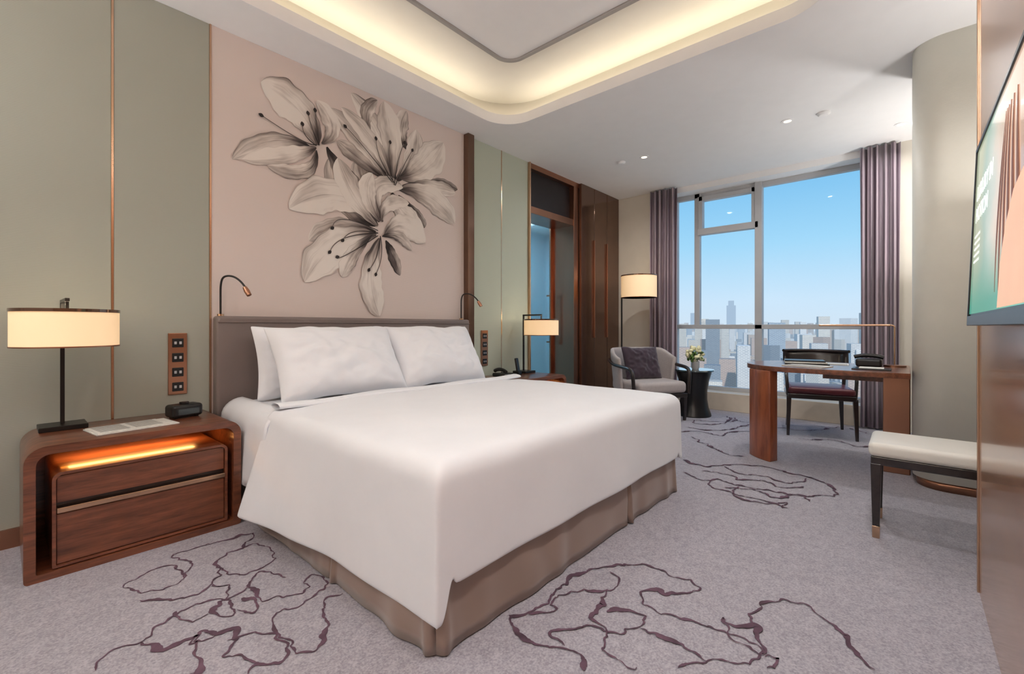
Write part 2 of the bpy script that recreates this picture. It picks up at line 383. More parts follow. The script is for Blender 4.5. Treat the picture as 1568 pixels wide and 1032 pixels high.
def pillow(name,cx,cy,cz,w,h,t,tilt,rz=0,seed=0,m='white',parent=None):
    nu,nv=36,28; V=[];F=[]
    for side in(1,-1):
        for j in range(nv+1):
            for i in range(nu+1):
                u=i/nu*2-1; v=j/nv*2-1
                x=w/2*u*(1-.055*math.cos(v*math.pi/2)); y=h/2*v*(1-.07*math.cos(u*math.pi/2))
                th=t/2*((1-abs(u)**2.8)*(1-abs(v)**2.8))**.5
                wr=noise.noise(Vector((u*2.5+seed,v*2.5,side)))*.022*(1-u*u)*(1-v*v)+(noise.noise(Vector((u*5+seed+v*2,v*5-u*2,side)))*.020+abs(noise.noise(Vector((u*4-v*3+seed,v*2+u,side*3))))*-.014)*th/t*2
                V.append((x,y+.014*noise.noise(Vector((u*2,seed,1))),side*(th+.003)+wr))
    n=(nu+1)*(nv+1)
    for sd in(0,1):
        for j in range(nv):
            for i in range(nu):
                q=(sd*n+j*(nu+1)+i,sd*n+j*(nu+1)+i+1,sd*n+(j+1)*(nu+1)+i+1,sd*n+(j+1)*(nu+1)+i)
                F.append(q if sd==0 else q[::-1])
    ring=[i for i in range(nu+1)]+[j*(nu+1)+nu for j in range(1,nv+1)]+[nv*(nu+1)+i for i in range(nu-1,-1,-1)]+[j*(nu+1) for j in range(nv-1,0,-1)]
    for a,c in zip(ring,ring[1:]+ring[:1]): F.append((a,a+n,c+n,c))
    o=meshobj(name,V,F); o.location=(cx,cy,cz); o.rotation_euler=(math.radians(tilt),0,math.radians(rz))
    fin(o,M[m],parent,True)
    s=o.modifiers.new('sub','SUBSURF'); s.levels=1; s.render_levels=1
    return o
pillow('pillow',1.42,2.94,.83,.84,.46,.17,76,0,1)
pillow('pillow',2.30,2.94,.825,.78,.44,.17,76,0,2)
pillow('pillow',1.44,2.72,.835,.84,.50,.25,58,0,5)
pillow('pillow',2.235,2.73,.835,.81,.50,.25,60,0,9)
# ---------------- NIGHTSTANDS
def nightstand(x0,x1,y0=2.67,y1=3.185,H=.555):
    g=group('nightstand')
    def outl(a,b,c,d,rt,rb):
        p=[]
        for cx,cz,a0,rr in((b-rt,d-rt,0,rt),(a+rt,d-rt,90,rt),(a+rb,c+rb,180,rb),(b-rb,c+rb,270,rb)):
            for i in range(9):
                t=math.radians(a0+90*i/8); p.append((cx+rr*math.cos(t),cz+rr*math.sin(t)))
        return p
    slab('carcass',[outl(x0,x1,.0,H,.07,.015),outl(x0+.035,x1-.035,.03,H-.035,.045,.008)],y0,y1,M['walnut'],g,.003,'XZ')
    box('back_panel',x0+.03,x1-.03,y1-.02,y1-.005,.025,H-.03,M['walnut'],g)
    a,b=x0+.082,x1-.06
    slab('drawer_frame',[outl(a,b,.035,.435,.03,.005),outl(a+.012,b-.012,.045,.423,.022,.003)],y0+.012,y1-.05,M['walnut'],g,.002,'XZ')
    box('drawer_top_front',a+.014,b-.014,y0+.02,y0+.05,.305,.42,M['walnut'],g,.003)
    box('drawer_bottom_front',a+.014,b-.014,y0+.02,y0+.05,.047,.258,M['walnut'],g,.003)
    box('drawer_pull',a+.014,b-.014,y0+.004,y0+.03,.264,.286,M['copper'],g,.003)
    box('drawer_shadow_gap',a+.014,b-.014,y0+.04,y0+.06,.255,.307,M['darkwood'],g)
    box('led_strip',x0+.12,x1-.14,y1-.24,y1-.20,H-.041,H-.036,M['glow'],g)
    L=D.lights.new('nightstand_led','AREA'); L.shape='RECTANGLE'; L.size=.5; L.size_y=.06; L.energy=2.2; L.color=(1,.5,.15)
    lo=D.objects.new('led_light',L); link(lo); lo.location=((x0+x1)/2,y1-.26,H-.045); lo.parent=g
    return g
nightstand(.06,.848); nightstand(3.08,3.90)
def shade_lamp(name,x,y,zb,zarm,s0,s1,rs,off,base,pts=10):
    g=group(name,(x,y,zb))
    h=zarm-zb
    box('base',-base,base,-base*.9-.02,min(base*.9-.02,3.195-y),0,.022,M['dark'],g,.003)
    box('pole',-.008,.008,-.008,.008,.02,h,M['dark'],g,.002)
    box('arm',-.008,.008,-off-.008,.008,h-.016,h,M['dark'],g,.002)
    box('drop_rod',-.006,.006,-off-.006,-off+.006,s1-zb-.02,h,M['dark'],g,.002)
    n=64; a=s0-zb; b=s1-zb
    lathe('shade',[(rs,a),(rs,b),(rs-.004,b),(rs-.004,a),(rs,a)],M['shade'],g,(0,-off,0),n)
    lathe('rim_top',[(rs-.003,b-.010),(rs+.003,b-.010),(rs+.003,b+.004),(rs-.003,b+.004),(rs-.003,b-.010)],M['bronzed'],g,(0,-off,0),n)
    lathe('rim_bottom',[(rs-.003,a-.003),(rs+.002,a-.003),(rs+.002,a+.003),(rs-.003,a+.003),(rs-.003,a-.003)],M['bronze'],g,(0,-off,0),n)
    lathe('diffuser',[(rs-.006,a+.012),(rs-.006,a+.016)],M['shadei'],g,(0,-off,0),n)
    for ang in(0,60,120):
        o=box('spider',-rs+.004,rs-.004,-.002,.002,b-.012,b-.008,M['dark'],g); o.location=(0,-off,b-.01); o.rotation_euler=(0,0,math.radians(ang))
    lathe('bulb',[(.0,a+.05),(.02,a+.06),(.026,a+.08),(.014,a+.105),(.0,a+.11)],M['shadei'],g,(0,-off,0),24)
    L=D.lights.new(name+'_bulb','POINT'); L.energy=pts; L.color=(1,.8,.55); L.shadow_soft_size=.05
    lo=D.objects.new('bulb_light',L); link(lo); lo.parent=g; lo.location=(0,-off,b+.03)
    return g
shade_lamp('table_lamp',.2,3.11,.555,1.18,.961,1.124,.18,.24,.085,1.6)
shade_lamp('table_lamp',3.73,3.11,.555,1.18,.961,1.124,.18,.24,.085,1.8)
shade_lamp('floor_lamp',5.38,2.81,0,1.45+.02,1.42,1.70,.22,.24,.14,3)
np_=group('newspaper',(.43,2.86,.556),math.radians(8))
box('sheets',-.16,.16,-.1,.1,0,.006,M['paper'],np_,.001); box('fold_sheet',-.155,.12,-.095,.09,.006,.010,M['paper'],np_,.001)
gt=mat('newsprint_text',(150,148,144),.8,var=.2)
for k in range(16): box('text_row_%d'%k,-.14+.13*(k%2),-.03+.13*(k%2),.078-(k//2)*.020,.078-(k//2)*.020-.010,.0100,.0104,gt,np_)
cr=group('clock_radio',(.665,2.98,.555),math.radians(12))
box('body',-.075,.075,-.05,.05,.004,.072,M['black'],cr,.018,5); box('display',-.05,.05,-.0525,-.049,.02,.05,M['glasst'],cr); 
lathe('dial',[(.022,.07),(.022,.082),(.0,.082)],M['dark'],cr,(.0,0,0),32)
for s in(-.05,.05): box('foot',s-.008,s+.008,-.03,.03,0,.006,M['dark'],cr)
ph=group('telephone',(3.28,2.98,.555),math.radians(-10))
box('base',-.08,.08,-.1,.1,0,.035,M['black'],ph,.012); tube('handset',[(-.05,-.09,.055),(-.05,-.05,.075),(-.05,.05,.075),(-.05,.09,.055)],.018,M['black'],ph)
box('keypad',-.01,.065,-.07,.05,.035,.04,M['dark'],ph,.003)
rc=group('remote_cradle',(3.52,3.02,.555)); box('cradle',-.03,.03,-.04,.04,0,.04,M['black'],rc,.008); o=box('handset',-.022,.022,-.012,.012,.02,.17,M['black'],rc,.008); o.rotation_euler=(math.radians(-12),0,0)
def sock(x0,x1):
    g=group('switch_panel')
    box('plate',x0,x1,3.188,3.2,.655,1.012,M['bronze'],g,.003)
    for k in range(4):
        z=.70+k*.085; box('insert_%d'%k,x0+.018,x1-.018,3.184,3.19,z-.026,z+.026,M['black'],g,.003)
        for s in(-.012,.012): box('button',(x0+x1)/2+s-.006,(x0+x1)/2+s+.006,3.182,3.185,z-.008,z+.008,M['alu'],g,.001)
sock(.636,.727); sock(3.167,3.261)
def reading(x):
    g=group('reading_lamp',(x,3.16,1.115))
    lathe('socket',[(.018,0),(.018,.012),(.0,.012)],M['copper'],g,(0,0,0),24)
    tube('stem',[(0,0,.0),(0,0,.10),(0,0,.20),(.01,-.02,.245),(.05,-.07,.245),(.085,-.12,.20),(.095,-.14,.165)],.006,M['dark'],g)
    o=lathe('head',[(.0,.03),(.012,.028),(.016,0),(.014,-.03),(.0,-.03)],M['bronze'],g,(.098,-.148,.15),24); o.rotation_euler=(math.radians(-28),math.radians(-18),0)
reading(.89); reading(2.87)
# ---------------- FLORAL MURAL (printed petals on the silk wall)
def muralmat():
    m,n,l,b=newmat('mural_ink_petals')
    uv=n.new('ShaderNodeUVMap'); uv.uv_map='petal_uv'; sp=n.new('ShaderNodeSeparateXYZ'); l.new(uv.outputs[0],sp.inputs[0])
    at=n.new('ShaderNodeAttribute'); at.attribute_name='tone'; sa=n.new('ShaderNodeSeparateXYZ'); l.new(at.outputs['Color'],sa.inputs[0])
    def mth(op,a,b_=None,c=None):
        x=n.new('ShaderNodeMath'); x.operation=op
        for i,k in enumerate((a,b_,c)):
            if k is None: continue
            if isinstance(k,(int,float)): x.inputs[i].default_value=k
            else: l.new(k,x.inputs[i])
        return x.outputs[0]
    def mrange(v,a,b_,c,d):
        x=n.new('ShaderNodeMapRange'); x.interpolation_type='SMOOTHSTEP'; l.new(v,x.inputs[0])
        for i,k in enumerate((a,b_,c,d)): x.inputs[i+1].default_value=k
        return x.outputs[0]
    s=sp.outputs[0]; v=sp.outputs[1]; seed=sa.outputs[1]
    t=mth('ABSOLUTE',mth('MULTIPLY_ADD',v,2,-1))
    def nzz(su,sv,k,det=2,dist=0):
        cb=n.new('ShaderNodeCombineXYZ'); l.new(mth('MULTIPLY',s,su),cb.inputs[0]); l.new(mth('MULTIPLY',v,sv),cb.inputs[1]); l.new(mth('MULTIPLY',seed,k),cb.inputs[2])
        nz=n.new('ShaderNodeTexNoise'); nz.inputs['Scale'].default_value=1; nz.inputs['Detail'].default_value=det; nz.inputs['Distortion'].default_value=dist; l.new(cb.outputs[0],nz.inputs['Vector']); return nz.outputs['Fac']
    d=mth('ADD',sa.outputs[0],mrange(s,0,.48,.72,0))
    d=mth('ADD',d,mrange(t,.93,1,0,.26))                         # outline
    d=mth('ADD',d,mrange(t,0,.05,.15,0))                         # midrib
    side=mth('MULTIPLY_ADD',mth('GREATER_THAN',seed,.5),2,-1)    # one-sided turn
    d=mth('ADD',d,mth('MULTIPLY',mth('MULTIPLY',mth('SUBTRACT',v,.5),side),.34))
    d=mth('ADD',d,mth('MULTIPLY',mth('SUBTRACT',nzz(.9,26,37,2),.5),.34))
    d=mth('ADD',d,mth('MULTIPLY',mth('SUBTRACT',nzz(1.6,6,53,3,.3),.5),.5))
    d=mth('ADD',d,mth('MULTIPLY',mth('SUBTRACT',nzz(3.0,2.4,91,2),.46),.95))
    r=n.new('ShaderNodeValToRGB'); e=r.color_ramp.elements; e[0].position=.0; e[0].color=(*s2l((234,227,220)),1); e[1].position=1; e[1].color=(*s2l((46,40,40)),1)
    for p,c in((.22,(206,197,190)),(.45,(158,148,142)),(.72,(94,84,82))):
        x=e.new(p); x.color=(*s2l(c),1)
    l.new(d,r.inputs[0]); l.new(r.outputs[0],b.inputs['Base Color']); b.inputs['Roughness'].default_value=.85
    return m
PET=[ # base, mid, tip, width, tone   (wall X, Z in metres), drawn back to front
((1.987,1.862),(1.735,1.996),(1.607,2.303),.22,.30),
((2.017,1.893),(1.9,2.129),(1.817,2.338),.20,.25),
((1.582,2.37),(1.709,2.209),(1.92,2.09),.15,.35),
((1.987,1.81),(1.68,1.80),(1.45,1.66),.16,.25),
((2.077,1.754),(2.139,1.644),(2.216,1.478),.11,.62),
((2.2,2.15),(2.38,2.02),(2.47,1.92),.12,.60),
((2.30,2.26),(2.60,2.34),(2.86,2.35),.12,.55),
((2.171,2.266),(2.017,2.60),(1.77,2.84),.18,.12),
((2.30,2.55),(2.22,2.70),(2.28,2.885),.16,.20),
((1.95,2.55),(1.90,2.72),(2.0,2.87),.12,.30),
((2.139,2.265),(2.127,2.589),(2.06,2.885),.24,.02),
((2.171,2.26),(2.34,2.50),(2.38,2.76),.19,.10),
((2.077,2.277),(1.90,2.46),(1.607,2.665),.17,.16),
((2.12,2.26),(1.97,2.50),(1.69,2.70),.15,.02),
((2.10,2.24),(1.83,2.36),(1.66,2.44),.13,.30),
((2.216,2.302),(2.46,2.46),(2.68,2.74),.30,.0),
((2.235,2.236),(2.547,2.30),(2.834,2.31),.15,.12),
((2.203,2.2),(2.54,2.20),(2.82,2.02),.26,.04),
((2.139,2.157),(2.24,2.02),(2.461,1.90),.20,.10),
((1.51,2.36),(1.38,2.56),(1.13,2.66),.29,-.05),
((1.485,2.316),(1.219,2.30),(.965,2.106),.13,.22),
((1.50,2.34),(1.32,2.24),(1.02,2.12),.13,.02),
((1.50,2.32),(1.42,2.15),(1.17,2.12),.11,.22),
((1.54,2.38),(1.62,2.53),(1.50,2.68),.15,.05),
((1.987,1.888),(1.66,2.03),(1.312,1.86),.28,-.06),
((1.987,1.784),(1.67,1.67),(1.416,1.363),.28,-.06),
((1.95,1.78),(1.78,1.60),(1.70,1.42),.13,.15),
((2.017,1.761),(1.94,1.44),(2.017,1.135),.22,-.04),
((2.065,1.795),(2.25,1.90),(2.475,1.79),.23,-.02),
((2.04,1.78),(2.2,1.80),(2.33,1.70),.10,.3),
((2.0,1.86),(1.80,2.05),(1.66,2.31),.20,-.02),
((2.046,1.9),(2.0,2.16),(2.24,2.22),.16,.0),
((2.02,1.90),(1.91,2.08),(1.95,2.27),.16,-.04),
((2.03,1.90),(2.10,2.05),(2.30,2.10),.13,.0),
]
def mural():
    V=[];F=[];UV=[];TN=[]
    def strip(cl,hw,tone,seed,y,nt=10,hw2=None):
        k0=len(V); ns=len(cl)-1; hw2=hw2 or hw
        for i,(px,pz) in enumerate(cl):
            a=cl[max(0,i-1)]; b=cl[min(ns,i+1)]; tx,tz=b[0]-a[0],b[1]-a[1]; L=math.hypot(tx,tz) or 1; nxx,nzz=-tz/L,tx/L
            for j in range(nt+1):
                t=j/nt*2-1; h=hw[i] if t<0 else hw2[i]; V.append((px+nxx*h*t,y,min(2.893,pz+nzz*h*t)))
        for i in range(ns):
            for j in range(nt):
                F.append((k0+i*(nt+1)+j,k0+i*(nt+1)+j+1,k0+(i+1)*(nt+1)+j+1,k0+(i+1)*(nt+1)+j))
                UV.append([(i/ns,j/nt),(i/ns,(j+1)/nt),((i+1)/ns,(j+1)/nt),((i+1)/ns,j/nt)]); TN.append((tone,seed))
    random.seed(21); y=3.1995
    for k,(b0,md,tp,wd_,tn) in enumerate(PET):
        cx,cz=2*md[0]-.5*(b0[0]+tp[0]),2*md[1]-.5*(b0[1]+tp[1]); ns=44
        cl=[];hw=[];hx=[]; ph=random.random()*6; sd=random.random()
        for i in range(ns+1):
            s=i/ns
            cl.append(((1-s)**2*b0[0]+2*s*(1-s)*cx+s*s*tp[0],(1-s)**2*b0[1]+2*s*(1-s)*cz+s*s*tp[1]))
            h=wd_/2*1.5*((s+.02)**.75)*(max(0,1-s**3.4)**.72)
            hw.append(max(.001,h*(1+.06*math.sin(s*19+ph)+.05*math.sin(s*37+ph*2))))
            hx.append(max(.001,h*(1+.07*math.sin(s*16+ph*3)+.04*math.sin(s*43+ph))))
        strip(cl,hw,tn,sd,y,12,hx); y-=.0003
    ST=[((1.50,2.36),(1.38,2.36),(1.135,2.44)),((1.52,2.36),(1.50,2.50),(1.49,2.60)),((1.52,2.36),(1.47,2.46),(1.44,2.56)),((1.5,2.35),(1.42,2.40),(1.40,2.47)),
        ((2.0,1.80),(1.72,1.72),(1.60,1.60)),((2.0,1.78),(1.74,1.60),(1.66,1.57)),((2.0,1.82),(1.72,1.86),(1.62,1.78)),((2.02,1.78),(1.99,1.62),(1.92,1.50)),((2.02,1.78),(2.03,1.62),(1.98,1.47)),((2.0,1.8),(1.8,1.78),(1.70,1.70)),
        ((2.15,2.22),(2.19,2.44),(2.25,2.60)),((2.16,2.22),(2.24,2.40),(2.33,2.56)),((2.14,2.24),(2.10,2.42),(2.11,2.56)),((2.15,2.24),(2.02,2.40),(1.98,2.55)),((2.13,2.24),(1.86,2.46),(1.72,2.56))]
    for a,md,b in ST:
        cx,cz=2*md[0]-.5*(a[0]+b[0]),2*md[1]-.5*(a[1]+b[1]); cl=[((1-s)**2*a[0]+2*s*(1-s)*cx+s*s*b[0],(1-s)**2*a[1]+2*s*(1-s)*cz+s*s*b[1]) for s in [i/16 for i in range(17)]]
        strip(cl,[.0034]*17,.7,.3,y,2); y-=.0002
        dx,dz=b[0]-md[0],b[1]-md[1]; L=math.hypot(dx,dz); dx/=L;dz/=L
        an=[(b[0]+dx*.034*(s-.4),b[1]+dz*.034*(s-.4)) for s in [i/6 for i in range(7)]]
        strip(an,[.013*math.sin(math.pi*(i+.3)/6.6) for i in range(7)],1.3,.5,y,4); y-=.0002
    o=meshobj('floral_mural',V,F); me=o.data; me.materials.append(muralmat())
    me.uv_layers.new(name='petal_uv'); me.color_attributes.new('tone','FLOAT_COLOR','CORNER')
    fu=[];fc=[]
    for uvs,tn in zip(UV,TN):
        for q in uvs: fu+=[q[0],q[1]]; fc+=[tn[0],tn[1],0,1]
    me.uv_layers['petal_uv'].uv.foreach_set('vector',fu)
    me.color_attributes['tone'].data.foreach_set('color',fc); me.update()
mural()
# ---------------- CARPET PATTERN (woven lines, floor X,Y in metres)
CT="""0.34,2.37 0.37,2.29 0.43,2.23 0.51,2.26 0.5,2.38 0.48,2.43 0.41,2.44 0.35,2.4 0.34,2.37
0.51,2.26 0.55,2.37 0.53,2.52 0.61,2.53 0.72,2.52 0.83,2.47 0.76,2.37 0.68,2.35 0.62,2.26 0.67,2.11 0.79,2.12 0.83,2.18 0.82,2.34 0.76,2.37
0.18,1.86 0.23,1.91 0.31,1.91 0.35,1.96 0.42,2.01 0.5,2 0.57,1.97 0.57,1.86 0.54,1.84 0.51,1.91 0.57,1.97
0.31,1.91 0.35,1.83 0.42,1.82 0.46,1.83 0.48,1.78 0.44,1.75 0.43,1.82 0.41,1.68 0.4,1.61
0.57,1.97 0.67,2.01 0.74,2.08 0.79,1.94
.67,2.01 .66,1.89 .735,1.80 .804,1.79 .826,1.87 .878,1.86 .877,1.774 .758,1.714 .677,1.718 .64,1.679 .621,1.575 .638,1.465 .693,1.446 .745,1.507 .79,1.648 .879,1.67
.525,1.708 .575,1.676 .613,1.608 .61,1.496 .533,1.499 .495,1.495
.574,1.865 .606,1.80 .636,1.853 .626,1.926
.36,2.2 .42,2.12 .5,2.1 .56,2.12 .62,2.26
.56,2.12 .6,2.04 .57,1.97
.46,1.83 .53,1.77 .525,1.708 .47,1.64 .52,1.56 .533,1.499
.42,2.01 .45,1.92 .51,1.91
.2,1.7 .26,1.62 .34,1.6 .4,1.61
1.215,1.078 1.276,1.037 1.362,1.027 1.49,1.042 1.605,1.055 1.732,.988 1.87,.872 1.86,.765 1.874,.661 1.827,.624 1.741,.689 1.694,.776 1.625,.757 1.609,.686 1.617,.593 1.639,.489 1.643,.388 1.615,.352 1.506,.392 1.453,.472 1.373,.523
1.215,1.078 1.177,1.015 1.172,.924 1.204,.842 1.209,.771 1.177,.727
1.29,1.019 1.354,.976 1.37,1.018 1.506,.99 1.563,.905 1.658,.885 1.737,.943
1.583,.902 1.483,.859 1.386,.856 1.377,.772 1.46,.693 1.534,.715 1.529,.777 1.457,.831
1.377,.772 1.308,.746 1.277,.693 1.287,.621
1.204,.842 1.253,.903 1.341,.828 1.377,.772
1.615,.352 1.748,.391 1.702,.443 1.709,.488 1.624,.433 1.615,.352
1.748,.391 1.878,.41 1.971,.352 1.969,.248 1.882,.163 1.756,.088
1.615,.352 1.615,.288 1.543,.31
1.46,.693 1.48,.6 1.453,.472
3.533,1.321 3.481,1.131 3.661,.998 3.771,.801 3.727,.625 3.686,.464 3.563,.36 3.451,.332 3.305,.45 3.236,.578 3.243,.689 3.196,.831 3.244,.968 3.069,.976 3.044,.83 3.034,.68 2.995,.502
3.578,1.021 3.48,.906 3.525,.749 3.494,.586 3.657,.498
3.219,1.204 3.155,1.068 3.244,.968
3.196,.831 2.998,.799 2.964,.681 3.08,.55 2.957,.545
3.35,1.1 3.4,.95 3.33,.85 3.42,.75 3.36,.62 3.45,.5
3.1,.9 3.2,.75 3.12,.6 3.28,.5 3.2,.42
4.717,1.696 4.764,1.421 5.313,1.253 5.401,1.405 5.595,1.6
4.321,1.523 4.083,1.272 3.945,1.126 3.95,.979
5.321,1.009 5.371,.731 5.768,.5 5.586,.278
5.12,1.80 5.3,1.45 5.569,1.484 5.082,1.516 4.964,1.70 5.12,1.80
4.4,1.75 4.62,1.55 4.55,1.35 4.8,1.3 5.0,1.1
4.9,.75 5.05,.5 4.95,.3 5.2,.15 5.5,.1"""
def carpet_lines():
    V=[];F=[]
    random.seed(4)
    for li,row in enumerate(CT.split('\n')):
        p=[Vector((*map(float,q.split(',')),0)) for q in row.split()]
        pp=[p[0]]+p+[p[-1]]; path=[]
        for i in range(1,len(pp)-2):
            a,b,c,d=pp[i-1:i+3]; L=(c-b).length; n=max(4,int(L/.004))
            for k in range(n):
                t=k/n; path.append(.5*((2*b)+(c-a)*t+(2*a-5*b+4*c-d)*t*t+(3*b-a-3*c+d)*t**3))
        path.append(p[-1]); k0=len(V)
        far=p[0].x>2.7
        amp=.034 if far else .024
        q=[v+Vector((noise.noise(v*9+Vector((li,0,0))),noise.noise(v*9+Vector((0,li,7))),0))*amp+Vector((noise.noise(v*26),noise.noise(v*26+Vector((3,3,3))),0))*.020+Vector((noise.noise(v*70),noise.noise(v*70+Vector((3,3,3))),0))*.004 for v in path]
        for i,v in enumerate(q):
            a=q[max(0,i-2)]; b=q[min(len(q)-1,i+2)]; t=(b-a); t=t.normalized() if t.length>0 else Vector((1,0,0)); nn=Vector((-t.y,t.x,0))
            wv=noise.noise(v*9+Vector((0,0,li*3))); w2=noise.noise(v*45)
            hw=.0028+.0036*max(0,wv+.3)+.020*max(0,wv-.16)+.0028*w2*(1+2*max(0,wv))
            if far: hw=hw*1.2+.001
            e=min(i,len(q)-1-i)/8; hw=max(.0013,hw)*min(1,.25+e)
            V.append(tuple(v+nn*hw+Vector((0,0,.0016+.00012*li)))); V.append(tuple(v-nn*hw+Vector((0,0,.0016+.00012*li))))
        for i in range(len(q)-1): F.append((k0+2*i,k0+2*i+1,k0+2*i+3,k0+2*i+2))
    o=meshobj('carpet_pattern',V,F); o.data.materials.append(M['cline']); o.parent=floor_o; o.location=-floor_o.location
carpet_lines()
# ---------------- ARMCHAIR
ac=group('armchair',(4.95,2.28,0),math.radians(-31))
def leg(nm,x,y,z1,r0,r1,m,parent,dx=0,dy=0):
    v=[];
    for (rr,z,ox,oy) in((r0,0,dx,dy),(r1,z1,0,0)):
        for sx,sy in((-1,-1),(1,-1),(1,1),(-1,1)): v.append((x+ox+sx*rr,y+oy+sy*rr,z))
    f=[(3,2,1,0),(4,5,6,7),(0,1,5,4),(1,2,6,5),(2,3,7,6),(3,0,4,7)]
    o=meshobj(nm,v,f); return fin(o,m,parent,False,.003)
for i,(x,y,dx,dy) in enumerate(((-.30,-.30,0,0),(.30,-.30,0,0),(-.25,.26,-.02,.05),(.25,.26,.02,.05))): leg('leg_%d'%i,x,y,.28,.013,.022,M['darkwood'],ac,dx,dy)
box('seat_frame',-.32,.32,-.33,.3,.26,.31,M['darkwood'],ac,.01)
box('seat_cushion',-.31,.31,-.34,.24,.31,.44,M['grayfab'],ac,.045,6,True)
def shell(rad,z0,z1):
    def fn(u,v):
        a=math.radians(-12+204*u); fr=abs(u-.5)*2
        z=z0+(z1-z0-.10*smst(.55,1,fr))*v
        rr=rad+.05*v
        return (rr*math.cos(a),.02+(rr*.95)*math.sin(a)*.95,z)
    return fn
grid('back_shell',shell(.33,.28,.80),40,8,M['grayfab'],ac,sub=1,solid=.05)
tube('arm_right',[(.35,-.30,.30),(.365,-.31,.50),(.37,-.28,.585),(.385,-.1,.60),(.39,.1,.62),(.36,.2,.66)],.02,M['darkwood'],ac)
tube('arm_left',[(-.35,-.30,.30),(-.365,-.31,.50),(-.37,-.28,.585),(-.385,-.1,.60),(-.39,.1,.62),(-.36,.2,.66)],.02,M['darkwood'],ac)
pillow('scatter_cushion',.0,.08,.62,.48,.40,.15,72,0,3,'purple',ac)
# ---------------- SIDE TABLE + flowers
st=group('side_table',(5.43,1.90,0))
lathe('drum_base',[(.19,0),(.195,.01),(.19,.03),(.165,.10),(.15,.2),(.15,.3),(.17,.42),(.195,.5),(.195,.525),(.0,.525)],M['black'],st)
lathe('table_top',[(.0,.525),(.225,.525),(.23,.532),(.225,.545),(.0,.545)],M['glasst'],st)
fl=group('flower_vase',(5.43,1.88,.545))
lathe('vase',[(.035,0),(.045,.02),(.045,.09),(.04,.095),(.036,.09),(.036,.01),(.0,.01)],M['alu'],fl,n=32)
random.seed(3)
def blossoms(nm,n,rad,zc,rr,m,fl):
    bm=bmesh.new()
    for k in range(n):
        d=Vector((random.gauss(0,1),random.gauss(0,1),random.gauss(.4,.8))).normalized()*rad*random.uniform(.6,1)
        mt=Matrix.Translation(d+Vector((0,0,zc)))@Matrix.Rotation(random.random()*3,4,'X')@Matrix.Diagonal((1,1,.6,1))
        bmesh.ops.create_icosphere(bm,subdivisions=2,radius=rr*random.uniform(.7,1.2),matrix=mt)
    for v in bm.verts: v.co+=Vector((noise.noise(v.co*60),noise.noise(v.co*60+Vector((5,0,0))),noise.noise(v.co*60+Vector((0,9,0)))))*.008
    me=D.meshes.new(nm); bm.to_mesh(me); bm.free(); o=link(D.objects.new(nm,me)); return fin(o,m,fl,True)
blossoms('blooms',22,.095,.165,.032,M['petal'],fl)
blossoms('leaves',30,.10,.14,.024,M['leaf'],fl)
for k in range(8):
    a=k*.8; tube('stem_%d'%k,[(0,0,.02),(.02*math.cos(a),.02*math.sin(a),.1),(.06*math.cos(a),.06*math.sin(a),.17)],.003,M['leaf'],fl)
# ---------------- DESK
dk=group('desk')
def arcpts(cx,cy,rx,ry,a0,a1,n): return [(cx+rx*math.cos(math.radians(a0+(a1-a0)*i/n)),cy+ry*math.sin(math.radians(a0+(a1-a0)*i/n))) for i in range(n+1)]
top=[(3.92,-.02),(4.72,-.02)]+arcpts(4.32,.62,.42,.42,0,180,32)
slab('desk_top',[top],.705,.742,M['walnut'],dk,.006)
leg_o=arcpts(4.32,.62,.43,.43,124,156,16); leg_i=arcpts(4.32,.62,.34,.34,156,124,16)
slab('curved_leg',[leg_o+leg_i],0,.705,M['walnutz'],dk,.006)
box('pedestal',4.22,4.68,-.02,.13,.0,.705,M['bronze'],dk,.006)
box('apron',4.3,4.36,.13,.50,.64,.705,M['walnut'],dk)
dl=group('desk_lamp',(4.52,.07,.742))
lathe('base',[(.07,0),(.07,.012),(.0,.014)],M['bronze'],dl); tube('stem',[(0,0,.01),(0,0,.29),(0,.0,.31),(0,.02,.32),(0,.05,.32)],.006,M['copper'],dl)
box('bar_head',-.025,.025,.02,.48,.31,.326,M['copper'],dl,.005)
bk=group('book',(4.35,.62,.742),math.radians(12))
for k in range(3): box('volume_%d'%k,-.11+.01*k,.11-.01*k,-.15+.012*k,.15,.012*k,.012*k+.011,M['paper' if k%2 else 'black'],bk,.002)
mz=group('magazine',(4.12,.58,.742),math.radians(-15)); box('cover',-.10,.10,-.14,.14,0,.006,M['paper'],mz,.001); box('photo_band',-.09,.02,-.13,.13,.006,.0066,gt,mz)
ppr=group('paper_sheet',(4.5,.42,.742),math.radians(5)); box('sheet',-.1,.1,-.07,.07,0,.003,M['paper'],ppr,.001); box('letterhead',-.09,.0,-.06,.06,.003,.0034,gt,ppr)
dp=group('desk_phone',(4.45,.22,.742)); box('body',-.07,.07,-.08,.08,0,.06,M['black'],dp,.015); tube('handset',[(-.02,-.09,.07),(-.02,-.05,.085),(-.02,.05,.085),(-.02,.09,.07)],.015,M['black'],dp)
pad=group('desk_pad',(4.14,.2,.742)); box('blotter',-.09,.09,-.12,.1,0,.008,M['black'],pad,.002); box('notepad',-.06,.06,-.08,.06,.008,.013,M['paper'],pad,.001)
dc=group('desk_chair',(5.33,.66,0),math.radians(-76))
for i,(x,y,dx,dy) in enumerate(((-.26,-.22,-.01,-.02),(.26,-.22,.01,-.02),(-.22,.22,-.02,.06),(.22,.22,.02,.06))): leg('leg_%d'%i,x,y,.38,.012,.02,M['darkwood'],dc,dx,dy)
box('seat_rail',-.27,.27,-.25,.24,.36,.405,M['darkwood'],dc,.008)
box('seat_cushion',-.265,.265,-.25,.22,.40,.47,M['burg'],dc,.03,5,True)
